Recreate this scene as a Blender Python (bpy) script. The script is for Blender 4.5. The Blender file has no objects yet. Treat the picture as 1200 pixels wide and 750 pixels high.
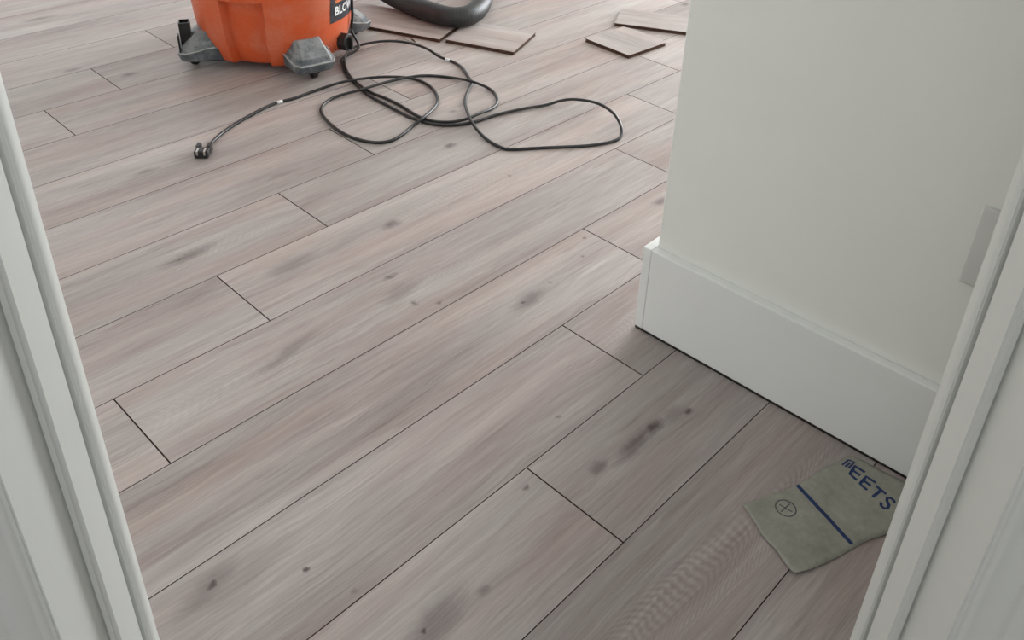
import bpy, bmesh, math, random
from mathutils import Vector, Matrix
random.seed(7)
PI = math.pi
W = 0.1905                      # plank width in metres
# ---------------------------------------------------------------- camera (solved from plank seams, joints and verticals)
F_PX, YAW, PITCH, ROLL = 1047.43, 0.724262, -0.522928, 0.0529356
CX, CY = 641.26, 211.20
CAM = Vector((0.0, -0.2649, 1.0654))
_fwd = Vector((math.cos(YAW)*math.cos(PITCH), math.sin(YAW)*math.cos(PITCH), math.sin(PITCH)))
_r0 = Vector((math.sin(YAW), -math.cos(YAW), 0)); _u0 = _r0.cross(_fwd)
RIGHT = _r0*math.cos(ROLL) + _u0*math.sin(ROLL)
UP = -_r0*math.sin(ROLL) + _u0*math.cos(ROLL)
FWD = _fwd
scene = bpy.context.scene
col = scene.collection
cam_data = bpy.data.cameras.new('camera')
cam_data.sensor_width = 36.0
cam_data.lens = F_PX/1200*36
cam_data.shift_x = (600-CX)/1200
cam_data.shift_y = (CY-375)/1200
cam_data.clip_start = 0.02
cam = bpy.data.objects.new('camera', cam_data); col.objects.link(cam)
m = Matrix((RIGHT, UP, -FWD)).transposed().to_4x4(); m.translation = CAM
cam.matrix_world = m
scene.camera = cam
# ---------------------------------------------------------------- world, window daylight, exposure
world = bpy.data.worlds.new('sky'); scene.world = world; world.use_nodes = True
bg = world.node_tree.nodes['Background']
bg.inputs[0].default_value = (0.92, 0.96, 1.0, 1); bg.inputs[1].default_value = 0.5
vs = scene.view_settings
vs.view_transform = 'Standard'; vs.look = 'None'; vs.gamma = 1.0; vs.use_curve_mapping = False
vs.exposure = 0.71

def area(name, loc, direction, sx, sy, watts, colour):
    l = bpy.data.lights.new(name, 'AREA'); l.shape = 'RECTANGLE'; l.size = sx; l.size_y = sy
    l.energy = watts; l.color = colour
    o = bpy.data.objects.new(name, l); col.objects.link(o); o.location = loc
    o.rotation_euler = Vector(direction).to_track_quat('-Z', 'Z').to_euler()
    return o
RX, RY = 6.4, 5.8               # inner faces of the far walls
area('daylight_east', (RX+0.02, 1.6, 1.15), (-1, 0, 0), 4.2, 2.1, 325, (0.94, 0.98, 1.0))
area('daylight_north', (2.2, RY+0.02, 1.15), (0, -1, 0), 4.0, 2.1, 18, (0.94, 0.98, 1.0))

def ray(px, py):
    return (RIGHT*((px-CX)/F_PX) - UP*((py-CY)/F_PX) + FWD)
def fl(px, py, z=0.0):
    d = ray(px, py); return CAM + d*((z-CAM.z)/d.z)

# ---------------------------------------------------------------- node helpers
class NT:
    def __init__(s, name):
        s.mat = bpy.data.materials.new(name); s.mat.use_nodes = True
        s.t = s.mat.node_tree; s.b = s.t.nodes['Principled BSDF']
    def n(s, kind, **kw):
        nd = s.t.nodes.new(kind)
        for k, v in kw.items(): setattr(nd, k, v)
        return nd
    def link(s, a, b): s.t.links.new(a, b)
    def put(s, sock, v):
        if hasattr(v, 'is_linked') or isinstance(v, bpy.types.NodeSocket): s.link(v, sock)
        else: sock.default_value = v
    def math(s, op, a, b=0.0, c=None, clamp=False):
        nd = s.n('ShaderNodeMath', operation=op, use_clamp=clamp)
        s.put(nd.inputs[0], a); s.put(nd.inputs[1], b)
        if c is not None: s.put(nd.inputs[2], c)
        return nd.outputs[0]
    def comb(s, x, y, z):
        nd = s.n('ShaderNodeCombineXYZ')
        for i, v in enumerate((x, y, z)): s.put(nd.inputs[i], v)
        return nd.outputs[0]
    def noise(s, vec, scale=1.0, detail=2.0, rough=0.5, dist=0.0):
        nd = s.n('ShaderNodeTexNoise'); s.link(vec, nd.inputs['Vector'])
        nd.inputs['Scale'].default_value = scale; nd.inputs['Detail'].default_value = detail
        nd.inputs['Roughness'].default_value = rough; nd.inputs['Distortion'].default_value = dist
        return nd.outputs[0]
    def ramp(s, fac, stops):
        nd = s.n('ShaderNodeValToRGB'); e = nd.color_ramp.elements
        while len(e) < len(stops): e.new(0.5)
        for i, (p, c) in enumerate(stops):
            e[i].position = p; e[i].color = c if len(c) == 4 else (*c, 1)
        s.link(fac, nd.inputs[0]); return nd.outputs[0]
    def mix(s, fac, a, b, blend='MIX'):
        nd = s.n('ShaderNodeMix', data_type='RGBA', blend_type=blend)
        s.put(nd.inputs[0], fac); s.put(nd.inputs[6], a); s.put(nd.inputs[7], b)
        return nd.outputs[2]
    def rng(s, v, a, b, c=0.0, d=1.0):
        nd = s.n('ShaderNodeMapRange', interpolation_type='SMOOTHSTEP'); s.put(nd.inputs[0], v)
        for i, q in enumerate((a, b, c, d)): nd.inputs[i+1].default_value = q
        return nd.outputs[0]
    def bump(s, h, strength, dist):
        nd = s.n('ShaderNodeBump'); nd.inputs['Strength'].default_value = strength
        nd.inputs['Distance'].default_value = dist; s.link(h, nd.inputs['Height'])
        s.link(nd.outputs[0], s.b.inputs['Normal'])
def lin(r, g, b):
    f = lambda c: (c/255/12.92) if c/255 <= 0.04045 else ((c/255+0.055)/1.055)**2.4
    return (f(r), f(g), f(b), 1)
def simple(name, rgb, rough=0.5, spec=0.5, mottle=0.06, scale=40, bump=0.0, bscale=300, metal=0.0):
    k = NT(name); co = k.n('ShaderNodeTexCoord').outputs['Object']
    nz = k.noise(co, scale, 3)
    c = lin(*rgb)
    a = tuple(min(1, x*(1-mottle)) for x in c[:3])+(1,); b = tuple(min(1, x*(1+mottle)) for x in c[:3])+(1,)
    k.link(k.ramp(nz, [(0.3, a), (0.7, b)]), k.b.inputs['Base Color'])
    k.b.inputs['Roughness'].default_value = rough; k.b.inputs['Specular IOR Level'].default_value = spec
    k.b.inputs['Metallic'].default_value = metal
    if bump: k.bump(k.noise(co, bscale, 2), bump, 0.001)
    return k.mat

# knots of the boards: px, py, half length, half width, angle off the grain, depth
KNOTS = [(248, 687, .010, .007, 0, .9), (246, 690, .05, .018, 12, .45), (359, 668, .005, .004, 0, .8), (498, 740, .007, .006, 0, .9),
    (512, 728, .055, .02, 10, .5), (458, 263, .022, .012, 0, .6), (458, 263, .006, .005, 0, .6), (340, 310, .05, .02, 0, .32),
    (212, 304, .012, .005, 0, .8), (222, 299, .055, .013, 5, .55), (340, 411, .07, .012, 12, .4), (457, 324, .014, .006, 0, .65),
    (485, 356, .007, .006, 0, .6), (516, 354, .006, .005, 0, .65), (470, 342, .05, .02, 15, .25), (613, 354, .006, .005, 0, .8), (620, 351, .04, .014, 5, .5),
    (684, 279, .007, .004, 0, .6), (616, 572, .005, .004, 0, .6), (766, 500, .022, .011, 0, .8), (745, 520, .055, .012, 4, .6),
    (805, 482, .010, .006, 0, .85), (790, 486, .03, .012, 0, .35), (702, 548, .018, .011, 0, .5), (655, 489, .005, .004, 0, .5),
    (527, 171, .02, .010, 0, .6), (530, 131, .012, .007, 0, .5), (484, 97, .03, .012, 0, .4), (774, 236, .02, .012, 0, .6),
    (152, 87, .020, .010, 0, .55), (46, 22, .05, .012, 0, .5), (803, 5, .022, .012, 0, .6), (85, 82, .02, .01, 0, .4),
    (645, 331, .004, .004, 0, .5), (597, 206, .006, .005, 0, .5), (565, 693, .010, .007, 0, .45), (265, 690, .09, .03, 8, .2),
    (682, 300, .004, .004, 0, .5), (415, 694, .006, .004, 0, .4), (172, 201, .03, .008, 0, .4), (330, 205, .04, .008, 0, .25)]
def wood_material(knots=()):
    k = NT('grey_oak_laminate')
    co = k.n('ShaderNodeTexCoord').outputs['Object']
    sep = k.n('ShaderNodeSeparateXYZ'); k.link(co, sep.inputs[0]); x, y = sep.outputs[0], sep.outputs[1]
    oc = k.n('ShaderNodeObjectInfo').outputs['Color']
    so = k.n('ShaderNodeSeparateColor'); k.link(oc, so.inputs[0]); seed, tone, cath = so.outputs
    sx = k.math('MULTIPLY', seed, 61.0)
    X = k.math('ADD', x, sx); Z = k.math('MULTIPLY', seed, 17.0)
    # knots at their places on the boards
    P = k.n('ShaderNodeNewGeometry').outputs['Position']
    wob = k.n('ShaderNodeTexNoise'); wob.inputs['Scale'].default_value = 34; wob.inputs['Detail'].default_value = 6; wob.inputs['Roughness'].default_value = 0.62; k.link(P, wob.inputs['Vector'])
    wo = k.n('ShaderNodeVectorMath', operation='SUBTRACT'); k.link(wob.outputs['Color'], wo.inputs[0]); wo.inputs[1].default_value = (0.5, 0.5, 0.5)
    ws = k.n('ShaderNodeVectorMath', operation='MULTIPLY'); k.link(wo.outputs[0], ws.inputs[0]); ws.inputs[1].default_value = (0.040, 0.016, 0)
    wa = k.n('ShaderNodeVectorMath', operation='ADD'); k.link(P, wa.inputs[0]); k.link(ws.outputs[0], wa.inputs[1])
    acc = None
    for (px, py, a, b, ang, dep) in knots:
        c = fl(px, py)
        mp = k.n('ShaderNodeMapping', vector_type='TEXTURE'); k.link(wa.outputs[0], mp.inputs[0])
        mp.inputs['Location'].default_value = (c.x, c.y, 0); mp.inputs['Rotation'].default_value = (0, 0, math.radians(ang))
        mp.inputs['Scale'].default_value = (a*1.25, b*1.25, 1.0)
        ln = k.n('ShaderNodeVectorMath', operation='LENGTH'); k.link(mp.outputs[0], ln.inputs[0])
        f = k.rng(ln.outputs['Value'], 1.3, 0.1, 0, min(1.0, dep*1.15))
        acc = f if acc is None else k.math('MAXIMUM', acc, f)
    # warp of the grain lines
    wv = k.noise(k.comb(k.math('MULTIPLY', X, 2.4), k.math('MULTIPLY', y, 10.0), Z), 1.0, 4, 0.6)
    yw = k.math('ADD', y, k.math('MULTIPLY', k.math('SUBTRACT', wv, 0.5), 0.040))
    if acc is not None: yw = k.math('ADD', yw, k.math('MULTIPLY', acc, 0.014))
    n1 = k.noise(k.comb(k.math('MULTIPLY', X, 1.4), k.math('MULTIPLY', yw, 19.0), Z), 1.0, 5, 0.55)
    n2 = k.noise(k.comb(k.math('MULTIPLY', X, 4.2), k.math('MULTIPLY', yw, 105.0), Z), 1.0, 4, 0.65)
    n3 = k.noise(k.comb(k.math('MULTIPLY', X, 15.0), k.math('MULTIPLY', yw, 500.0), Z), 1.0, 2, 0.6)
    n4 = k.noise(k.comb(k.math('MULTIPLY', X, 3.0), k.math('MULTIPLY', yw, 28.0), k.math('ADD', Z, 5.1)), 1.0, 6, 0.62)
    n0 = k.noise(k.comb(k.math('MULTIPLY', X, 1.5), k.math('MULTIPLY', y, 7.0), k.math('ADD', Z, 3.3)), 1.0, 2, 0.5)
    # cathedral figure: nested parabolas down the middle of a board
    yo = k.math('SUBTRACT', yw, k.math('MULTIPLY', k.math('SUBTRACT', seed, 0.5), 0.05))
    par = k.math('ADD', X, k.math('MULTIPLY', k.math('MULTIPLY', yo, yo), 42.0))
    cs = k.math('SINE', k.math('MULTIPLY', k.math('ADD', k.math('ADD', par, k.math('MULTIPLY', n0, 0.14)), k.math('MULTIPLY', n4, 0.06)), 430.0))
    cmask = k.math('MULTIPLY', k.rng(k.math('ABSOLUTE', yo), 0.075, 0.03), cath)
    cmask = k.math('MULTIPLY', cmask, k.math('MULTIPLY', k.rng(n0, 0.46, 0.58), k.rng(n2, 0.35, 0.55, 0.3, 1.0)))
    v = k.math('ADD', k.math('MULTIPLY', k.math('SUBTRACT', n1, 0.5), 0.66), 0.5)
    v = k.math('ADD', v, k.math('MULTIPLY', k.math('SUBTRACT', n2, 0.5), 0.50))
    v = k.math('ADD', v, k.math('MULTIPLY', k.math('SUBTRACT', n4, 0.5), 0.42))
    v = k.math('ADD', v, k.math('MULTIPLY', k.math('SUBTRACT', n3, 0.5), 0.45))
    # thin growth lines that follow the flow of the grain
    ring = k.math('POWER', k.math('ABSOLUTE', k.math('SINE', k.math('MULTIPLY', n1, 34.0))), 3.0)
    v = k.math('SUBTRACT', v, k.math('MULTIPLY', k.math('MULTIPLY', ring, k.rng(n4, 0.40, 0.62)), 0.10))
    v = k.math('ADD', v, 0.03)
    v = k.math('ADD', v, k.math('MULTIPLY', k.math('SUBTRACT', n0, 0.5), 0.60))
    v = k.math('ADD', v, k.math('MULTIPLY', k.math('MULTIPLY', cs, cmask), 0.12))
    colr = k.ramp(v, [(0.10, lin(118, 105, 101)), (0.38, lin(157, 145, 142)), (0.60, lin(176, 166, 163)), (0.9, lin(202, 195, 192))])
    # warm / grey drift inside and between boards
    warm = k.noise(k.comb(k.math('MULTIPLY', X, 1.8), k.math('MULTIPLY', y, 10.0), k.math('ADD', Z, 9.0)), 1.0, 2)
    colr = k.mix(k.rng(warm, 0.42, 0.68, 0, 0.28), colr, lin(174, 149, 140))
    colr = k.mix(k.rng(warm, 0.56, 0.30, 0, 0.22), colr, lin(160, 159, 153))
    tn = k.math('ADD', k.math('MULTIPLY', tone, 0.32), 0.84)
    mul = k.n('ShaderNodeVectorMath', operation='SCALE'); k.link(colr, mul.inputs[0]); k.link(tn, mul.inputs['Scale'])
    colr = mul.outputs[0]
    if acc is not None: colr = k.mix(k.math('MULTIPLY', acc, k.rng(n2, 0.2, 0.7, 1.0, 0.75)), colr, lin(66, 52, 52))
    k.link(colr, k.b.inputs['Base Color'])
    k.link(k.rng(n2, 0.3, 0.7, 0.46, 0.58), k.b.inputs['Roughness'])
    k.b.inputs['Specular IOR Level'].default_value = 0.30
    k.bump(k.math('ADD', k.math('MULTIPLY', n3, 0.7), n2), 0.22, 0.0006)
    return k.mat
M = {}
M['wood'] = wood_material()
ROW_WOOD = {}
for kn in KNOTS: ROW_WOOD.setdefault(math.floor(fl(kn[0], kn[1]).y/W), []).append(kn)
ROW_WOOD = {r: wood_material(v) for r, v in ROW_WOOD.items()}
M['core'] = simple('laminate_core_brown', (52, 38, 32), 0.8, 0.3, 0.2, 200)
M['offcut_edge'] = simple('cut_board_edge_brown', (86, 64, 54), 0.8, 0.3, 0.25, 160)
M['subfloor'] = simple('dark_underlay', (40, 34, 30), 0.9, 0.2)
M['wall'] = simple('white_wall_paint', (240, 240, 235), 0.65, 0.3, 0.012, 6, 0.12, 420)
M['trim'] = simple('white_trim_paint', (240, 241, 239), 0.42, 0.45, 0.012, 8, 0.05, 90)
M['ceil'] = simple('white_ceiling_paint', (235, 235, 232), 0.8, 0.2, 0.01, 6)
M['plate'] = simple('white_plastic_plate', (214, 214, 210), 0.35, 0.5, 0.01)
M['cord'] = simple('black_rubber_cord', (30, 30, 31), 0.38, 0.5, 0.25, 60)
M['hose'] = simple('black_hose_rubber', (36, 37, 39), 0.45, 0.5, 0.25, 30)
M['black'] = simple('black_plastic', (28, 27, 28), 0.42, 0.5, 0.2, 60)
M['metal'] = simple('bright_metal', (200, 198, 190), 0.3, 0.5, 0.05, 40, metal=1.0)
M['ink'] = simple('navy_blue_ink', (38, 56, 98), 0.6, 0.3, 0.12, 90)
M['ink2'] = simple('faint_grey_ink', (74, 80, 82), 0.7, 0.3, 0.1, 90)
M['lamp'] = None

def dusty(name, base, dust, amount, rough, sc=26):
    k = NT(name); co = k.n('ShaderNodeTexCoord').outputs['Object']
    nz = k.noise(co, sc, 6, 0.6)
    nz2 = k.noise(co, 190, 3, 0.7)
    f = k.math('ADD', k.math('MULTIPLY', nz, 0.75), k.math('MULTIPLY', nz2, 0.25))
    g = k.n('ShaderNodeNewGeometry'); s = k.n('ShaderNodeSeparateXYZ'); k.link(g.outputs['Normal'], s.inputs[0])
    f = k.math('ADD', f, k.math('MULTIPLY', k.math('MAXIMUM', s.outputs[2], 0.0), 0.16))   # dust settles on faces that look up
    k.link(k.mix(k.rng(f, 0.40, 0.72, 0, amount), lin(*base), lin(*dust)), k.b.inputs['Base Color'])
    k.b.inputs['Roughness'].default_value = rough
    k.b.inputs['Specular IOR Level'].default_value = 0.4
    return k.mat
M['orange'] = dusty('orange_plastic_dusty', (214, 90, 44), (212, 142, 118), 0.62, 0.42, 8)
M['foot'] = dusty('grey_plastic_dusty', (76, 82, 88), (156, 159, 160), 0.75, 0.55)
M['rim'] = simple('lit_worn_edge', (176, 178, 176), 0.5)  # pale colour for the lit seam edge of the feet, plus wear
M['decal'] = dusty('charcoal_decal', (52, 52, 60), (120, 118, 120), 0.35, 0.4)
M['white'] = simple('white_print', (232, 232, 232), 0.5)
M['orange_print'] = simple('orange_print', (222, 120, 70), 0.5)

def paper_material():
    k = NT('grey_green_underlayment'); co = k.n('ShaderNodeTexCoord').outputs['Object']
    a = k.noise(co, 18, 4, 0.6); b = k.noise(co, 140, 3, 0.6)
    f = k.math('ADD', k.math('MULTIPLY', a, 0.7), k.math('MULTIPLY', b, 0.3))
    k.link(k.ramp(f, [(0.32, lin(134, 133, 123)), (0.68, lin(163, 161, 150))]), k.b.inputs['Base Color'])
    k.b.inputs['Roughness'].default_value = 0.6; k.bump(a, 0.25, 0.003)
    return k.mat
M['paper'] = paper_material()

def jamb_material():
    # trim paint with grey hand marks rubbed into it
    k = NT('white_jamb_paint_scuffed')
    g = k.n('ShaderNodeNewGeometry').outputs['Position']
    nz = k.noise(g, 7, 4, 0.6); mp = k.n('ShaderNodeMapping'); k.link(g, mp.inputs[0]); mp.inputs['Scale'].default_value = (9, 9, 2.2)
    nz2 = k.noise(mp.outputs[0], 1.6, 5, 0.6)
    f = k.rng(k.math('MULTIPLY', nz, nz2), 0.32, 0.50, 0, 0.14)
    k.link(k.mix(f, lin(224, 225, 220), lin(150, 150, 150)), k.b.inputs['Base Color'])
    k.b.inputs['Roughness'].default_value = 0.4; k.b.inputs['Specular IOR Level'].default_value = 0.45
    return k.mat
M['jamb'] = jamb_material()

# ---------------------------------------------------------------- object helpers
def obj(name, bm, mat, parent=None, smooth=False, mats=None):
    me = bpy.data.meshes.new(name); bmesh.ops.recalc_face_normals(bm, faces=bm.faces); bm.to_mesh(me); bm.free()
    for q in (mats or [mat]): me.materials.append(q)
    if smooth:
        for pl in me.polygons: pl.use_smooth = True
    o = bpy.data.objects.new(name, me); col.objects.link(o)
    if parent: o.parent = parent
    return o
def tag(o, label, cat, group=None, kind=None):
    o['label'] = label; o['category'] = cat
    if group: o['group'] = group
    if kind: o['kind'] = kind
    return o
def empty(name, loc=(0, 0, 0), rz=0.0):
    o = bpy.data.objects.new(name, None); col.objects.link(o); o.location = loc; o.rotation_euler = (0, 0, rz)
    o.empty_display_size = 0.05; return o
def struct(o, label, cat):
    return tag(o, label, cat, kind='structure')
def box(bm, x0, x1, y0, y1, z0, z1, fn=None):
    vs_ = [bm.verts.new((x, y, z)) for z in (z0, z1) for y in (y0, y1) for x in (x0, x1)]
    for f in ((0, 1, 3, 2), (4, 6, 7, 5), (0, 4, 5, 1), (1, 5, 7, 3), (3, 7, 6, 2), (2, 6, 4, 0)):
        bm.faces.new([vs_[i] for i in f])
    if fn:
        for v in vs_: v.co = fn(v.co)
    return vs_
def bevel(bm, w, seg=2):
    bmesh.ops.bevel(bm, geom=list(bm.edges), offset=w, segments=seg, affect='EDGES', profile=0.5)
def prism(bm, pts, z0, z1, fn=None):
    a = [bm.verts.new((p[0], p[1], z0)) for p in pts]; b = [bm.verts.new((p[0], p[1], z1)) for p in pts]
    n = len(pts)
    bm.faces.new(a); bm.faces.new(b)
    for i in range(n): bm.faces.new([a[i], a[(i+1) % n], b[(i+1) % n], b[i]])
    if fn:
        for v in a+b: v.co = fn(v.co)
    return a, b
def catmull(pts, step):
    pts = [Vector(p) for p in pts]; out = []
    ext = [pts[0]*2-pts[1]] + pts + [pts[-1]*2-pts[-2]]
    for i in range(1, len(ext)-2):
        p0, p1, p2, p3 = ext[i-1:i+3]
        n = max(2, int((p2-p1).length/step))
        for j in range(n):
            t = j/n
            out.append(0.5*((2*p1)+(p2-p0)*t+(2*p0-5*p1+4*p2-p3)*t*t+(3*p1-p0-3*p2+p3)*t**3))
    out.append(pts[-1]); return out
def resample(pts, step):
    out = [pts[0].copy()]; need = step
    for a, b in zip(pts, pts[1:]):
        L = (b-a).length; pos = 0.0
        while L-pos >= need:
            pos += need; out.append(a+(b-a)*(pos/L)); need = step
        need -= (L-pos)
    out.append(pts[-1].copy()); return out
def tube(bm, pts, rad, seg=10, flat=1.0):
    rings = []; up = Vector((0, 0, 1))
    for i, p in enumerate(pts):
        t = (pts[min(i+1, len(pts)-1)]-pts[max(i-1, 0)])
        t = t.normalized() if t.length > 1e-9 else Vector((1, 0, 0))
        s = t.cross(up)
        s = s.normalized() if s.length > 0.05 else Vector((1, 0, 0)); n = s.cross(t).normalized()
        r = rad(i) if callable(rad) else rad
        rings.append([bm.verts.new(p+s*math.cos(2*PI*j/seg)*r+n*math.sin(2*PI*j/seg)*r*flat) for j in range(seg)])
    for a, b in zip(rings, rings[1:]):
        for j in range(seg): bm.faces.new([a[j], a[(j+1) % seg], b[(j+1) % seg], b[j]])
    bm.faces.new(rings[0]); bm.faces.new(rings[-1][::-1]); return rings
def lathe(bm, prof, seg=48, rfun=None, cap=True):
    rings = []
    for (r, z) in prof:
        rings.append([bm.verts.new((( (rfun(2*PI*j/seg, r, z) if rfun else r))*math.cos(2*PI*j/seg),
                                    ((rfun(2*PI*j/seg, r, z) if rfun else r))*math.sin(2*PI*j/seg), z)) for j in range(seg)])
    for a, b in zip(rings, rings[1:]):
        for j in range(seg): bm.faces.new([a[j], a[(j+1) % seg], b[(j+1) % seg], b[j]])
    if cap: bm.faces.new(rings[0][::-1]); bm.faces.new(rings[-1])
    return rings

# ---------------------------------------------------------------- floor: every board its own piece
bm = bmesh.new(); box(bm, -2.1, RX+0.3, -2.0, RY+0.3, -0.05, -0.0095)
floor = struct(obj('floor', bm, M['subfloor']), 'floor of long grey oak laminate planks laid in staggered rows', 'floor')
PL = 6.77*W
JOINT = {0: 2.25, 1: 3.765, 2: 5.30, 3: 6.76, 4: 1.795, 5: 3.31, 6: 4.67, 7: 6.09, 8: 0.75, 9: 2.2, 10: 3.565, 11: 4.625, 12: 5.95}
tones = {(10, -1): 0.95, (5, 0): 0.75, (4, 0): 0.55, (2, 0): 0.35, (1, 1): 0.25, (0, 0): 0.2, (1, 0): 0.35}
mesh_cache = {}
def plank_mesh(L, wd, name='floor_plank'):
    key = round(L, 4)
    if key in mesh_cache: return mesh_cache[key]
    bm = bmesh.new(); ge, gs, ch = 0.00045, 0.0003, 0.0008
    lv = []
    for (ex, ey, z) in ((ge, gs, -0.0093), (ge, gs, -ch), (ge+ch, gs+ch*0.62, 0.0)):
        hx, hy = L/2-ex, wd/2-ey
        lv.append([bm.verts.new(q) for q in ((-hx, -hy, z), (hx, -hy, z), (hx, hy, z), (-hx, hy, z))])
    for a, b in zip(lv, lv[1:]):
        for j in range(4):
            f = bm.faces.new([a[j], a[(j+1) % 4], b[(j+1) % 4], b[j]])
            f.material_index = 1
    bm.faces.new(lv[2])
    me = bpy.data.meshes.new(name); bmesh.ops.recalc_face_normals(bm, faces=bm.faces); bm.to_mesh(me); bm.free()
    me.materials.append(M['wood']); me.materials.append(M['core']); mesh_cache[key] = me; return me
X0, X1 = -1.35, RX+0.1
rr = random.Random(11)
for row in range(-7, 31):
    j0 = JOINT[row]*W if row in JOINT else ((5.95+1.42*(row-12)) % 6.77)*W if row > 12 else ((2.25+1.5*row) % 6.77)*W
    k0 = math.ceil((X0-j0)/PL)-1
    for kk in range(k0, 9):
        a, b = j0+kk*PL, j0+(kk+1)*PL
        a2, b2 = max(a, X0), min(b, X1)
        if b2-a2 < 0.06: continue
        o = bpy.data.objects.new('floor_plank', plank_mesh(b2-a2, W)); col.objects.link(o); o.parent = floor
        o.location = ((a2+b2)/2, (row+0.5)*W, 0)
        if row in ROW_WOOD: o.material_slots[0].link = 'OBJECT'; o.material_slots[0].material = ROW_WOOD[row]
        o.color = (rr.random(), tones.get((row, kk), rr.uniform(0.3, 0.75)), 1.0 if (row, kk) == (0, 0) else rr.choice((0.0, 0.0, 0.0, 0.25, 0.4)), 1)

# ---------------------------------------------------------------- white wall with baseboard and outlet plate
CEIL = 2.5
WA = math.atan2(-(5.869-5.790), 2.494+0.203)           # the wall is not quite square to the boards
wallf = Matrix.Translation(Vector((5.790*W, 2.494*W, 0))) @ Matrix.Rotation(-WA, 4, 'Z')
def WF(co): return wallf @ Vector(co)                  # local: x into the wall, y along it (negative towards the doorway), origin at baseboard corner
BT = 0.0178; BH = 0.1815
bm = bmesh.new(); box(bm, BT, BT+0.125, -1.16, -BT, 0.015, CEIL); bevel(bm, 0.003, 2)
for v in bm.verts: v.co = WF(v.co)
wr = struct(obj('wall_right', bm, M['wall']), 'short white painted wall ending in a corner beside the doorway', 'wall')
bm = bmesh.new(); box(bm, BT+0.03, BT+0.10, -1.16, -BT-0.03, 0.0002, 0.015)
for v in bm.verts: v.co = WF(v.co)
obj('gap_light_block', bm, M['subfloor'], wr)  # added dark block, keeps light from behind out of the baseboard gap
bm = bmesh.new(); box(bm, 0, BT, -1.16, -BT, 0.0055, BH)
bevel(bm, 0.0016, 2)
for v in bm.verts: v.co = WF(v.co)
bb = struct(obj('baseboard_right', bm, M['trim']), 'tall flat white baseboard along the face of the short wall', 'baseboard')
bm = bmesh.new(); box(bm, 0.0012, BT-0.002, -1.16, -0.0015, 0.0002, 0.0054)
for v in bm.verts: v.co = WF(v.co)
obj('gap_shade_strip', bm, M['black'], bb)  # black strip stands in for the shade line under the baseboard
bm = bmesh.new(); box(bm, 0, BT+0.125+BT, -BT+0.0006, 0, 0.0055, BH+0.0006)
bevel(bm, 0.0016, 2)
for v in bm.verts: v.co = WF(v.co)
struct(obj('baseboard_end', bm, M['trim']), 'flat white baseboard return across the end of the short wall', 'baseboard')
# outlet plate
op = empty('outlet_plate')
yl = -0.500; pz0, pz1 = 0.361, 0.482
bm = bmesh.new(); box(bm, BT-0.0065, BT+0.0002, yl-0.075, yl, pz0, pz1); bevel(bm, 0.003, 3)
for v in bm.verts: v.co = WF(v.co)
obj('cover', bm, M['plate'], op, True)
for dz in (0.031, 0.090):
    bm = bmesh.new(); box(bm, BT-0.0082, BT-0.006, yl-0.054, yl-0.021, pz0+dz-0.014, pz0+dz+0.014); bevel(bm, 0.0008, 1)
    for v in bm.verts: v.co = WF(v.co)
    obj('socket_face', bm, M['plate'], op)
tag(op, 'white wall outlet cover plate low on the wall beside the door casing', 'outlet')

# ---------------------------------------------------------------- doorway seen from the hall side: jambs, stops, casings
NA = math.radians(43.3)
DN = Vector((math.cos(NA), math.sin(NA), 0)); DR = Vector((math.sin(NA), -math.cos(NA), 0)); D0 = Vector((CAM.x, CAM.y, 0))
def DF(D, t, z): return D0 + DN*D + DR*t + Vector((0, 0, z))
HEAD = 2.04
door = empty('door_1', DF(0.53, 0, 0))
struct(door, 'white painted door frame with stop and moulded casing around the opening', 'door frame')
inv = Matrix.Translation(-door.location)
def dprism(name, prof, side, z0, z1, mat, bev=0.0):
    bm = bmesh.new(); prism(bm, prof, z0, z1)
    if bev:
        bmesh.ops.bevel(bm, geom=[e for e in bm.edges if abs(e.verts[0].co.z-e.verts[1].co.z) > 0.1], offset=bev, segments=3, affect='EDGES')
    for v in bm.verts: v.co = inv @ DF(v.co.x, side*v.co.y, v.co.z)
    o = obj(name, bm, mat, door, True); o.data.set_sharp_from_angle(angle=math.radians(50)); return o
def dhead(name, prof, mat, half):
    # the same profile turned to run across the top of the opening: t becomes height above the opening
    bm = bmesh.new()
    a = [bm.verts.new(inv @ DF(d, -half-(t-0.378), HEAD+(t-0.378))) for d, t in prof]
    b = [bm.verts.new(inv @ DF(d, half+(t-0.378), HEAD+(t-0.378))) for d, t in prof]
    n = len(prof); bm.faces.new(a); bm.faces.new(b)
    for i in range(n): bm.faces.new([a[i], a[(i+1) % n], b[(i+1) % n], b[i]])
    return obj(name, bm, mat, door)
P_STOP = [(0.535, 0.378), (0.573, 0.378), (0.573, 0.390), (0.535, 0.390)]
P_JAMB = [(0.478, 0.389), (0.580, 0.389), (0.580, 0.408), (0.478, 0.408)]
P_CROOM = [(0.5795, 0.379), (0.582, 0.377), (0.596, 0.377), (0.598, 0.379), (0.599, 0.40), (0.600, 0.44), (0.600, 0.46), (0.5795, 0.46)]
P_CHALL = [(0.4885, 0.3935), (0.479, 0.3935), (0.4758, 0.395), (0.4745, 0.398), (0.4745, 0.4015), (0.4760, 0.404), (0.4755, 0.426),
           (0.4735, 0.4285), (0.4705, 0.430), (0.4692, 0.433), (0.4690, 0.437), (0.4670, 0.447), (0.4655, 0.462), (0.4660, 0.466), (0.4690, 0.4685), (0.4885, 0.4685)]
for s in (-1, 1):
    dprism('door_stop', P_STOP, s, 0.001, HEAD, M['jamb'], 0.0035)
    dprism('jamb', P_JAMB, s, 0.001, HEAD+0.03, M['jamb'], 0.0015)
    dprism('casing', P_CROOM, s, 0.001, HEAD+0.08, M['jamb'], 0.0012)
    dprism('casing', P_CHALL, s, 0.001, HEAD+0.08, M['jamb'])
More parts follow.
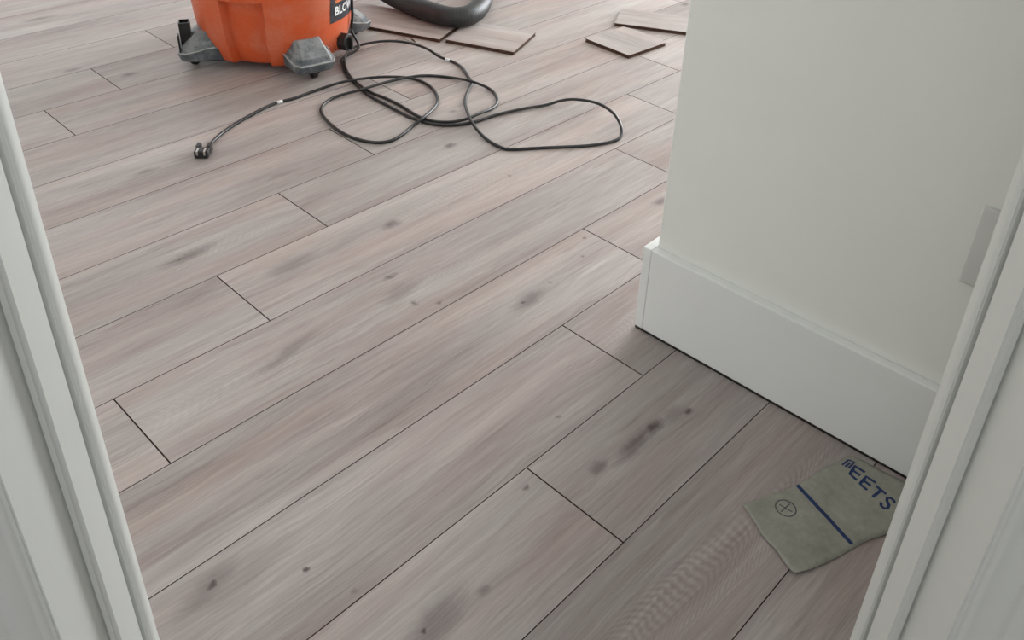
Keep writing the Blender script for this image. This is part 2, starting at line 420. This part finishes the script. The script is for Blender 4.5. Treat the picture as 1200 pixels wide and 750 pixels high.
dhead('door_stop', P_STOP, M['jamb'], 0.378); dhead('jamb', P_JAMB, M['jamb'], 0.378)
dhead('casing', P_CROOM, M['jamb'], 0.378); dhead('casing', P_CHALL, M['jamb'], 0.378)
def dwall(name, t0, t1, z0, z1, label):
    bm = bmesh.new(); box(bm, 0.4885, 0.5795, t0, t1, z0, z1)
    for v in bm.verts: v.co = DF(*v.co)
    return struct(obj(name, bm, M['wall']), label, 'wall')
dwall('wall_door_side', 0.409, 0.955, 0.0, CEIL, 'white wall joining the doorway to the short wall')
dwall('wall_left', -2.2, -0.409, 0.0, CEIL, 'white wall beside the doorway opposite the outlet')
dwall('wall_over_door', -0.4085, 0.4085, HEAD+0.032, CEIL, 'white wall above the door head')

# ---------------------------------------------------------------- rest of the room: far walls with tall windows, ceiling, hall
def wall_box(name, a, b, th, z0, z1, label, mat='wall'):
    a, b = Vector((*a, 0)), Vector((*b, 0)); d = (b-a).normalized(); n = Vector((-d.y, d.x, 0))
    bm = bmesh.new(); pts = [a, b, b+n*th, a+n*th]; prism(bm, [(p.x, p.y) for p in pts], z0, z1)
    return struct(obj(name, bm, M[mat]), label, 'wall')
lw = DF(0.5795, -2.2, 0)
WZ0, WZ1 = 0.10, 2.20
E0, E1 = -0.5, 3.7
N0, N1 = 0.2, 4.2
wall_box('wall_west', (lw.x-0.12, RY+0.2), (lw.x-0.12, lw.y-0.1), 0.12, 0, CEIL, 'white wall at the far side of the room')
wall_box('wall_south', (1.30, -1.0), (RX+0.2, -1.0), -0.12, 0, CEIL, 'white wall of the room behind the short wall')
for nm, lo, hi, z0, z1, lb in (('wall_east_a', -1.0, E0, 0, CEIL, 'white wall south of the east window'), ('wall_east_b', E1, RY+0.2, 0, CEIL, 'white wall north of the east window'),
                           ('wall_east_c', E0, E1, 0, WZ0, 'white wall below the east window'), ('wall_east_d', E0, E1, WZ1, CEIL, 'white wall above the east window')):
    wall_box(nm, (RX, lo), (RX, hi), -0.14, z0, z1, lb)
for nm, lo, hi, z0, z1, lb in (('wall_north_a', lw.x-0.1, N0, 0, CEIL, 'white wall west of the north window'), ('wall_north_b', N1, RX, 0, CEIL, 'white wall east of the north window'),
                           ('wall_north_c', N0, N1, 0, WZ0, 'white wall below the north window'), ('wall_north_d', N0, N1, WZ1, CEIL, 'white wall above the north window')):
    wall_box(nm, (lo, RY), (hi, RY), 0.14, z0, z1, lb)
bm = bmesh.new(); box(bm, -2.2, RX+0.3, -2.1, RY+0.3, CEIL, CEIL+0.05)
struct(obj('ceiling', bm, M['ceil']), 'flat white ceiling', 'ceiling')
def window(name, axis, fixed, lo, hi, label):
    r = empty(name, (fixed if axis == 'x' else (lo+hi)/2, fixed if axis == 'y' else (lo+hi)/2, WZ0)); struct(r, label, 'window')
    iv = Matrix.Translation(-r.location)
    def part(nm, a, b, z0, z1, d0, d1, mat):
        bm = bmesh.new()
        if axis == 'x': box(bm, fixed+d0, fixed+d1, a, b, z0, z1)
        else: box(bm, a, b, fixed+d0, fixed+d1, z0, z1)
        for v in bm.verts: v.co = iv @ v.co
        return obj(nm, bm, mat, r)
    part('window_sill', lo, hi, WZ0, WZ0+0.03, 0.03, 0.13, M['trim']); part('window_head', lo, hi, WZ1-0.05, WZ1, 0.05, 0.13, M['trim'])
    n = 3; w_ = (hi-lo)/n
    for i in range(n+1): part('mullion', max(lo, lo+i*w_-0.03), min(hi, lo+i*w_+0.03), WZ0+0.03, WZ1-0.05, 0.05, 0.13, M['trim'])
window('window_1', 'x', RX, E0, E1, 'tall three-part east window letting in daylight')
window('window_2', 'y', RY, N0, N1, 'tall three-part north window letting in daylight')
# hall on the camera side
def hall(name, a, b, label):
    A, B = DF(*a, 0), DF(*b, 0); wall_box(name, (A.x, A.y), (B.x, B.y), 0.1, 0, CEIL, label)
hall('wall_hall_right', (0.488, 0.95), (-0.55, 0.95), 'white hall wall on the outlet side')
hall('wall_hall_left', (-1.35, -1.15), (0.488, -1.15), 'white hall wall opposite the outlet side')
# added fill lamp on the hall ceiling, unseen, brightens casings and wall
lp = empty('hall_fill_lamp', DF(-0.5, -0.25, CEIL)); tag(lp, 'added round fill lamp on the hall ceiling, out of view', 'lamp')
bm = bmesh.new(); lathe(bm, [(0.16, 0.0), (0.165, -0.02), (0.155, -0.03)]); obj('base', bm, M['trim'], lp, True)
k = NT('fill_lamp_diffuser'); k.b.inputs['Emission Color'].default_value = (1, 0.97, 0.92, 1); k.b.inputs['Emission Strength'].default_value = 6.0
bm = bmesh.new(); lathe(bm, [(0.15, -0.028), (0.14, -0.05), (0.10, -0.07), (0.03, -0.08)]); obj('diffuser', bm, k.mat, lp, True)

# ---------------------------------------------------------------- orange shop vacuum
VC = Vector((1.362, 2.071, 0))
A0 = math.atan2(0.312, -0.2) + 0.0                      # direction of B->A along the caster square
FD = [math.atan2(1.8-VC.y-0.0, 1.315-VC.x)]             # front foot
th0 = FD[0]
vac = empty('shop_vacuum', VC)
tag(vac, 'orange wet and dry shop vacuum on grey caster feet with black hose and cord', 'vacuum')
PANEL = [th0+PI/4+i*PI/2 for i in range(4)]             # between the feet
def angd(a, b): return (a-b+PI) % (2*PI)-PI
def drum_r(a, r, z):
    for i, pc in enumerate(PANEL):
        if i == 0: continue                             # the decal and drain side stays plain
        d = abs(angd(a, pc+0.02))*r
        k_ = min(1, max(0, (0.056+0.035*z-d)/0.0040))
        top = min(1, max(0, (0.226-z)/0.006))
        r -= 0.025*k_*top
    return r
prof = [(0.150, 0.030), (0.196, 0.026), (0.203, 0.031), (0.208, 0.045), (0.216, 0.07), (0.223, 0.10), (0.227, 0.13), (0.229, 0.152), (0.2293, 0.157), (0.2297, 0.163), (0.230, 0.168),
        (0.233, 0.20), (0.2348, 0.2195), (0.2353, 0.2265), (0.240, 0.28), (0.246, 0.36), (0.248, 0.372), (0.262, 0.376), (0.262, 0.392), (0.24, 0.394)]
bm = bmesh.new(); lathe(bm, prof, 540, drum_r)
drum = obj('drum', bm, M['orange'], vac, True)
drum.data.set_sharp_from_angle(angle=math.radians(38))
def rad_at(z):
    for (r0, z0), (r1, z1) in zip(prof[1:], prof[2:]):
        if z0 <= z <= z1: return r0+(r1-r0)*(z-z0)/max(1e-6, z1-z0)
    return 0.23
# caster feet
def foot_bm():
    bm = bmesh.new(); rings = []
    def ring(xo, hw, z, lift, ch=0.016, xi=0.165, dz=0.0):
        pts = [(xi, -hw), (xo-0.075, -hw), (xo-ch*1.3, -hw*0.93), (xo, -hw*0.74), (xo, hw*0.74), (xo-ch*1.3, hw*0.93), (xo-0.075, hw), (xi, hw)]
        o = []
        for (x, y) in pts:
            t = min(1, max(0, (xo-0.03-x)/0.06)); t = t*t*(3-2*t)
            o.append(bm.verts.new((x, y, z+lift*t+dz*min(1, max(0, (xo-x)/0.1)))))
        rings.append(o)
    ring(0.278, 0.056, 0.026, 0); ring(0.286, 0.062, 0.033, 0); ring(0.292, 0.066, 0.052, 0.016); ring(0.289, 0.0635, 0.055, 0.016); ring(0.284, 0.060, 0.056, 0.016)
    ring(0.278, 0.055, 0.070, 0.014); ring(0.270, 0.051, 0.078, 0.012); ring(0.236, 0.044, 0.108, 0.004); ring(0.232, 0.041, 0.110, 0.004)
    for a, b in zip(rings, rings[1:]):
        for j in range(8): bm.faces.new([a[j], a[(j+1) % 8], b[(j+1) % 8], b[j]])
    bm.faces.new(rings[0][::-1]); bm.faces.new(rings[-1])
    return bm
def rim_bm():
    bm = bmesh.new()
    pts = []
    xo, hw, ch, xi = 0.2905, 0.0648, 0.016, 0.190
    for (x, y) in [(xi, -hw), (xo-0.075, -hw), (xo-0.055, -hw*0.97), (xo-ch*1.3, -hw*0.93), (xo, -hw*0.74), (xo, hw*0.74), (xo-ch*1.3, hw*0.93), (xo-0.055, hw*0.97), (xo-0.075, hw), (xi, hw)]:
        t = min(1, max(0, (xo-0.03-x)/0.06)); t = t*t*(3-2*t)
        pts.append(Vector((x, y, 0.0545+0.016*t)))
    tube(bm, pts, 0.0017, 6); return bm
foot_me = rim_me = None
for i in range(4):
    a = th0+i*PI/2
    f = obj('caster_foot', foot_bm(), M['foot'], vac)
    tw = -0.34 if i == 3 else 0.0
    f.rotation_euler = (0, 0, a+tw); f.location = Vector((math.cos(a), math.sin(a), 0))*0.2-Vector((math.cos(a+tw), math.sin(a+tw), 0))*0.2
    r_ = obj('lit_worn_rim', rim_bm(), M['rim'], f)
    bm = bmesh.new()                                       # fork and wheel
    for s in (-1, 1): box(bm, 0.236, 0.262, s*0.013-0.002, s*0.013+0.002, 0.014, 0.032)
    obj('caster_fork', bm, M['black'], f)
    bm = bmesh.new(); lathe(bm, [(0.013, -0.0095), (0.0162, -0.007), (0.0162, 0.007), (0.013, 0.0095)], 20)
    for v in bm.verts: v.co = Vector((v.co.x+0.252, v.co.z, v.co.y+0.0162))
    obj('caster_wheel', bm, M['black'], f, True)
    if i == 3:                                             # tool holder post on the left foot
        bm = bmesh.new(); pr_ = [(0.262, -0.013), (0.284, -0.013), (0.284, 0.013), (0.262, 0.013)]
        for (x0, x1, y0, y1) in ((0.250, 0.280, -0.006, -0.003), (0.250, 0.280, 0.025, 0.028), (0.250, 0.253, -0.003, 0.025), (0.277, 0.280, -0.003, 0.025)):
            box(bm, x0, x1, y0, y1, 0.066, 0.136)
        box(bm, 0.253, 0.277, -0.003, 0.025, 0.07, 0.10)
        box(bm, 0.282, 0.286, 0.030, 0.052, 0.054, 0.108)
        obj('tool_holder', bm, M['black'], f)
def on_drum(ang, s, z, off):                               # s metres round the drum from ang
    r = rad_at(z)+off; a = ang+s/rad_at(z)
    return Vector((r*math.cos(a), r*math.sin(a), z))
LA = PANEL[0]-0.10
# decal
bm = bmesh.new(); g = []
nx, nz = 16, 6; zb, zt = 0.135, 0.335; hw = 0.075
for iz in range(nz+1):
    g.append([bm.verts.new(on_drum(LA, -hw+2*hw*ix/nx, zb+(zt-zb)*iz/nz, 0.0012)) for ix in range(nx+1)])
for iz in range(nz):
    for ix in range(nx): bm.faces.new([g[iz][ix], g[iz][ix+1], g[iz+1][ix+1], g[iz+1][ix]])
decal = obj('decal', bm, M['decal'], vac, True)
def decal_text(txt, s0, z0, height, mat):
    cu = bpy.data.curves.new('print', 'FONT'); cu.body = txt; cu.size = height*1.38; cu.resolution_u = 2; cu.offset = height*0.045
    o = bpy.data.objects.new('print', cu); col.objects.link(o)
    me = bpy.data.meshes.new_from_object(o.evaluated_get(bpy.context.evaluated_depsgraph_get()))
    bpy.data.objects.remove(o); bpy.data.curves.remove(cu)
    bm = bmesh.new(); bm.from_mesh(me); bpy.data.meshes.remove(me)
    bmesh.ops.subdivide_edges(bm, edges=[e for e in bm.edges if e.calc_length() > height*0.6], cuts=2)
    for v in bm.verts: v.co = on_drum(LA, s0+v.co.x, z0+v.co.y, 0.0022)
    return obj('lettering', bm, mat, decal)
decal_text('BLOWER', -0.058, 0.156, 0.026, M['white'])
bm = bmesh.new(); g = [[bm.verts.new(on_drum(LA, -0.058+0.116*i/12, z, 0.0022)) for i in range(13)] for z in (0.193, 0.201)]
for i in range(12): bm.faces.new([g[0][i], g[0][i+1], g[1][i+1], g[1][i]])
obj('stripe', bm, M['orange_print'], decal)
bm = bmesh.new()
for s0, s1 in ((-0.058, -0.050), (-0.034, -0.026), (-0.012, -0.004), (0.014, 0.022), (0.036, 0.044)):
    bm.faces.new([bm.verts.new(on_drum(LA, s, z, 0.0022)) for s, z in ((s0, 0.213), (s1, 0.213), (s1, 0.238), (s0, 0.238))])
obj('stripe', bm, M['white'], decal)
# drain boss and cap
da = PANEL[0]-0.17
def radial(bm, prof, ang, z, r0, seg=24, lobes=0):
    rings = []
    ax = Vector((math.cos(ang), math.sin(ang), 0)); tg = Vector((-math.sin(ang), math.cos(ang), 0)); up = Vector((0, 0, 1))
    for (r, d) in prof:
        rings.append([bm.verts.new(ax*(r0+d)+up*z+(tg*math.cos(2*PI*j/seg)+up*math.sin(2*PI*j/seg))*(r*(1+(0.06 if lobes and j % 3 == 0 else 0)))) for j in range(seg)])
    for a, b in zip(rings, rings[1:]):
        for j in range(seg): bm.faces.new([a[j], a[(j+1) % seg], b[(j+1) % seg], b[j]])
    bm.faces.new(rings[0]); bm.faces.new(rings[-1])
bm = bmesh.new(); radial(bm, [(0.033, -0.02), (0.031, 0.010), (0.028, 0.012)], da, 0.064, 0.205); obj('drain_boss', bm, M['orange'], vac, True)
bm = bmesh.new(); radial(bm, [(0.024, 0.0), (0.026, 0.010), (0.026, 0.030), (0.022, 0.034)], da, 0.062, 0.212, 24, 1)
box(bm, -0.004, 0.004, -0.0, 0.012, -0.02, 0.02, lambda c: Vector((math.cos(da), math.sin(da), 0))*(0.244+c.y)+Vector((-math.sin(da), math.cos(da), 0))*c.x+Vector((0, 0, 0.062+c.z)))
obj('drain_cap', bm, M['black'], vac)
# lid, motor head, handle, latches, hose port (above the picture's edge)
bm = bmesh.new(); lathe(bm, [(0.245, 0.392), (0.262, 0.396), (0.264, 0.415), (0.255, 0.435), (0.215, 0.455), (0.17, 0.462)], 64); obj('lid', bm, M['black'], vac, True)
bm = bmesh.new(); lathe(bm, [(0.165, 0.455), (0.162, 0.52), (0.15, 0.55), (0.11, 0.572), (0.05, 0.58)], 48); obj('motor_housing', bm, M['orange'], vac, True)
bm = bmesh.new(); hp = catmull([(-0.12, 0, 0.545), (-0.10, 0, 0.60), (-0.05, 0, 0.625), (0.05, 0, 0.625), (0.10, 0, 0.60), (0.12, 0, 0.545)], 0.012)
tube(bm, hp, 0.014, 10); o = obj('handle', bm, M['black'], vac, True); o.rotation_euler = (0, 0, th0)
for s in (0, PI):
    bm = bmesh.new(); box(bm, 0.250, 0.280, -0.028, 0.028, 0.345, 0.428); bevel(bm, 0.006, 2)
    o = obj('latch', bm, M['black'], vac); o.rotation_euler = (0, 0, th0+PI/2+s-0.2)
pa = th0+PI/2+0.55
bm = bmesh.new(); radial(bm, [(0.046, -0.03), (0.046, 0.02), (0.042, 0.022)], pa, 0.305, 0.235); obj('hose_port', bm, M['black'], vac, True)
# hose
HZ = 0.012+0.035
pd = Vector((math.cos(pa), math.sin(pa), 0))
def hz(px, py, z=HZ): return fl(px, py, z)
hp = [VC+pd*0.245+Vector((0, 0, 0.305)), VC+pd*0.33+Vector((0, 0, 0.295)), VC+pd*0.42+Vector((0.03, -0.01, 0.20)), hz(428, -26, 0.10), hz(452, -9, 0.055), hz(478, 4), hz(505, 14), hz(530, 20), hz(551, 17),
      hz(564, 4), hz(567, -14), hz(564, -32), hz(553, -52), hz(530, -70), hz(500, -84), hz(480, -100)]
hp[9] = hz(563.5, 5)
cp = resample(catmull(hp, 0.004), 0.0028)
bm = bmesh.new(); tube(bm, cp, lambda i: 0.0335+0.0007*math.sin(i*2*PI/3.0), 18)
hose = obj('hose', bm, M['hose'], vac, True)
hose.matrix_parent_inverse = Matrix.Translation(-VC)
# power cord: out of the head, down the drum, across the floor in loops to the plug
CR = 0.0042
def c(px, py, z=CR): return fl(px, py, z)
cw = [VC+on_drum(da+0.14, 0.02, 0.41, 0.03), VC+on_drum(da+0.14, 0.02, 0.35, 0.024), VC+on_drum(da+0.14, 0.022, 0.25, 0.008), VC+on_drum(da+0.14, 0.028, 0.18, 0.006), VC+on_drum(da+0.14, 0.032, 0.12, 0.008), VC+on_drum(da+0.14, 0.036, 0.07, 0.012), VC+on_drum(da+0.14, 0.022, 0.025, 0.02), c(402, 68, 0.008)]
cw += [c(401, 74), c(405, 86), c(416, 98), c(431, 111), c(455, 124), c(480, 137), c(505, 145), c(530, 146.5), c(555, 143), c(580, 135), c(610, 128, .006), c(640, 123, .006), c(657, 118, .016), c(675, 116.5, .026), c(700, 121, .034),
       c(718, 132, .034), c(727, 146, .022), c(728, 158, .008), c(720, 165), c(690, 170.5), c(640, 173), c(600, 175), c(588, 173), c(570, 163), c(556, 148, .012), c(548, 132, .012), c(545, 118), c(549, 105), c(553, 97),
       c(549, 90), c(541, 79), c(530, 72), c(515, 66.5, .010), c(500, 57, .020), c(480, 50.5, .024), c(455, 48, .024), c(430, 51, .018), c(414, 56, .010), c(405.5, 64, .014), c(403.5, 73, .014), c(408, 86, .006), c(419, 98),
       c(434, 108), c(452, 115), c(470, 124), c(486, 134), c(503, 141), c(525, 143), c(545, 140, .010), c(562, 133, .012), c(578, 126), c(583, 117), c(575, 105), c(553, 95.5, .013), c(530, 91), c(500, 88.5), c(476, 91, .008), c(450, 97, .012),
       c(420, 106, .013), c(392, 114), c(378, 124), c(377.5, 134), c(390, 148), c(410, 160), c(435, 166.5), c(456, 165.5), c(471, 158), c(483, 148), c(496, 138, .013), c(509, 126, .008), c(513, 115), c(505, 102), c(486, 92.5),
       c(460, 90, .011), c(430, 91.5, .012), c(400, 96.5, .013), c(370, 106), c(345, 115), c(320, 122), c(290, 137), c(262, 154.5), c(246, 169, .008), c(241, 174.5, .010)]
cpts = resample(catmull(cw, 0.006), 0.008)
bm = bmesh.new(); tube(bm, cpts, CR, 8)
cord = obj('power_cord', bm, M['cord'], vac, True); cord.matrix_parent_inverse = Matrix.Translation(-VC)
# plug block
pe = fl(238, 182.5, 0.0); pdirection = (fl(235, 186, 0)-fl(243, 170, 0)).normalized(); ps = Vector((-pdirection.y, pdirection.x, 0))
def PF(co): return pe+pdirection*co[0]+ps*co[1]+Vector((0, 0, co[2]))
bm = bmesh.new(); box(bm, -0.010, 0.017, -0.0165, 0.0165, 0.0005, 0.020); bevel(bm, 0.003, 2)
for v in bm.verts: v.co = PF(v.co)
for s in (-1, 1): box(bm, -0.030, -0.009, s*0.0125-0.0045, s*0.0125+0.0045, 0.001, 0.021, PF)
nblack = len(bm.faces)
for s in (-1, 1): box(bm, 0.0, 0.0178, s*0.0085-0.002, s*0.0085+0.002, 0.010, 0.0206, PF)
bm.faces.ensure_lookup_table()
for f in bm.faces[nblack:]: f.material_index = 1
plug = obj('plug', bm, None, cord, mats=[M['black'], M['metal']])
# label tags and scuffs wrapped round the cord
for (px, py) in ((329, 120.5), (524, 70.5)):
    near = min(range(len(cpts)), key=lambda i: (cpts[i]-c(px, py)).length)
    bm = bmesh.new(); tube(bm, cpts[near-1:near+2], CR+0.0006, 8); obj('cord_mark', bm, M['white'], cord, True)

# ---------------------------------------------------------------- loose plank offcuts
def offcut(corners, name_label, seed, tone, z=0.0):
    """corners: pixel outline of the top face; 12 mm board with a tongue step on its edges"""
    T = 0.0115
    top = [fl(*q, z+T) if not isinstance(q, Vector) else q for q in corners]
    ctr = sum(top, Vector())/len(top)
    o0 = Vector((ctr.x, ctr.y, z))
    ang = math.atan2(*(top[1]-top[0]).yx)
    R = Matrix.Rotation(-ang, 4, 'Z')
    pts = [R @ Vector((p.x-o0.x, p.y-o0.y, 0)) for p in top]
    bm = bmesh.new()
    n = len(pts)
    def lp(off, zz):
        return [bm.verts.new((p.x*(1-off/max(0.03, abs(p.x))), p.y*(1-off/max(0.03, abs(p.y))), zz)) for p in pts]
    L = [lp(0.0, 0.0), lp(0.0, 0.0045), lp(0.004, 0.0048), lp(0.004, 0.0075), lp(0.0, 0.0078), lp(0.0, T)]
    for a, b in zip(L, L[1:]):
        for j in range(n): f = bm.faces.new([a[j], a[(j+1) % n], b[(j+1) % n], b[j]]); f.material_index = 1
    bm.faces.new(L[0][::-1]).material_index = 1; bm.faces.new(L[-1])
    o = obj('plank_offcut', bm, None, mats=[M['wood'], M['offcut_edge']]); o.location = o0; o.rotation_euler = (0, 0, ang)
    o.color = (seed, tone, 0.2, 1)
    tag(o, name_label, 'plank', 'loose plank offcuts on the floor'); return o
def ext(a, b, L, z=0.0115):                               # point at distance L from a towards b on the plane z
    A, B = fl(*a, z), fl(*b, z); return A+(B-A).normalized()*L
def quad(corner, along, across, la, lb):
    z = 0.0115; A = fl(*corner, z); u = (fl(*along, z)-A).normalized(); v = Vector((-u.y, u.x, 0))
    if v.dot(fl(*across, z)-A) < 0: v = -v
    return [A+u*la, A, A+v*lb, A+u*la+v*lb]
offcut(quad((515, 46), (432, 31), (529, 33), 0.42, W), 'longest loose grey plank offcut, its end reaching behind the vacuum foot', 0.31, 0.55)
offcut(quad((602, 61), (521, 46), (625, 39), 0.236, W), 'loose grey plank offcut under the bend of the hose', 0.62, 0.62)
offcut(quad((737, 65), (686, 45), (780, 50), 0.187, 0.182)[:2] + [fl(780, 50, .0115), fl(772, 43, .0115), fl(758, 40, .0115), fl(744, 34.5, .0115), fl(730, 31, .0115), fl(724, 33, .0115)],
       'square dusty plank offcut with one chipped broken edge', 0.83, 0.5)
offcut(quad((720, 27), (807, 38), (726, 10), 0.55, 0.16), 'loose plank offcut reaching behind the end of the short wall', 0.17, 0.72)
# splinter lying by the offcut
bm = bmesh.new(); s0, s1 = fl(482, 45.5, .002), fl(487, 49.5, .002)
tube(bm, [s0, (s0+s1)/2+Vector((0, 0, .001)), s1], lambda i: (0.0015, 0.0024, 0.001)[i], 6)
tag(obj('wood_splinter', bm, M['core']), 'tiny dark wood splinter on the floor beside the longest offcut', 'splinter')

# ---------------------------------------------------------------- scrap of printed underlayment by the baseboard
outline = [(870, 593), (882, 588), (893, 584), (905, 579), (918, 576), (933, 570), (944, 564), (956, 557), (966, 549), (976, 545), (984, 541), (992, 536), (1001, 535.5), (1012, 541), (1032, 551.5), (1052, 562),
           (1075, 574), (1095, 600), (1075, 616), (1050, 624), (1034, 629), (1018, 633.5), (1000, 642.5), (985, 652), (968, 661), (950, 669), (932, 674), (926, 671), (917, 659), (909, 646), (900, 637), (893, 629), (884, 613)]
op_ = [fl(px, py) for px, py in outline]
pc = sum(op_, Vector())/len(op_)
sheet = empty('underlayment_scrap', (pc.x, pc.y, 0))
tag(sheet, 'torn scrap of grey-green underlayment printed in blue, lying against the baseboard', 'underlayment scrap')
def pz(x, y):                                              # gentle waves of the sheet
    return 0.0034+0.0010*math.sin(38*x+11*y)+0.0007*math.sin(52*y-9*x+1.0)
bm = bmesh.new()
ptop = [bm.verts.new((p.x-pc.x, p.y-pc.y, 0)) for p in op_]
f = bm.faces.new(ptop)
bmesh.ops.triangulate(bm, faces=[f]); 
for _ in range(4):
    bmesh.ops.subdivide_edges(bm, edges=[e for e in bm.edges if e.calc_length() > 0.012], cuts=1, use_grid_fill=False)
    bmesh.ops.triangulate(bm, faces=bm.faces)
for v in bm.verts: v.co.z = pz(v.co.x, v.co.y)
r = bmesh.ops.extrude_face_region(bm, geom=list(bm.faces))
for v in [g for g in r['geom'] if isinstance(g, bmesh.types.BMVert)]: v.co.z -= 0.0014
obj('sheet', bm, M['paper'], sheet, True)
def ink(name, strokes, width, mat):                        # flat strokes lying on the sheet, points in px
    bm = bmesh.new()
    for st in strokes:
        pts = []
        sp = [fl(*q)-pc for q in st]
        for a, b in zip(sp, sp[1:]):
            n = max(1, int((b-a).length/0.006)); pts += [a+(b-a)*(i/n) for i in range(n)]
        pts.append(sp[-1]); L = []; Rr = []
        for i, p in enumerate(pts):
            t = (pts[min(i+1, len(pts)-1)]-pts[max(0, i-1)]); t.z = 0; t.normalize(); s = Vector((-t.y, t.x, 0))
            for lst, sg in ((L, 1), (Rr, -1)):
                q = p+s*(sg*width/2); lst.append(bm.verts.new((q.x, q.y, pz(q.x, q.y)+0.0004)))
        for i in range(len(pts)-1): bm.faces.new([L[i], L[i+1], Rr[i+1], Rr[i]])
    return obj(name, bm, mat, sheet)
ink('blue_line', [[(933.5, 570.5), (946, 584), (960, 599), (972, 611), (985, 625), (998, 638.5)]], 0.0062, M['ink'])
ink('letter_m', [[(986.2, 546.8), (994, 540.6)], [(994, 540.6), (1001, 543.4), (993.6, 550.6)], [(989.8, 549), (995.6, 544.4)]], 0.0030, M['ink'])
ink('letter_e', [[(1003.6, 564.6), (995.2, 557.6), (1001.5, 547.8), (1013.2, 555)], [(998.4, 552.6), (1007.5, 559)]], 0.0048, M['ink'])
ink('letter_e', [[(1015.6, 576.2), (1007.2, 568.9), (1014.8, 560), (1026, 567.2)], [(1011, 564.4), (1020, 571)]], 0.0048, M['ink'])
ink('letter_t', [[(1026.2, 571), (1038, 581)], [(1032, 576), (1022, 584.5)]], 0.0048, M['ink'])
ink('letter_s', [[(1032, 591), (1031.5, 594.5), (1035, 598), (1039.5, 598.2), (1041, 594), (1038.5, 589), (1039, 585.5), (1043.5, 586), (1047, 589.5), (1047, 592)]], 0.0046, M['ink'])
cpx = [(920.5+12*math.cos(t*PI/10)+1.5*math.sin(t*PI/10), 597+9.5*math.sin(t*PI/10)+2*math.cos(t*PI/10)) for t in range(21)]
ink('ring_mark', [cpx, [(913, 592.5), (928, 601.5)], [(915, 601), (925, 592)]], 0.0017, M['ink2'])
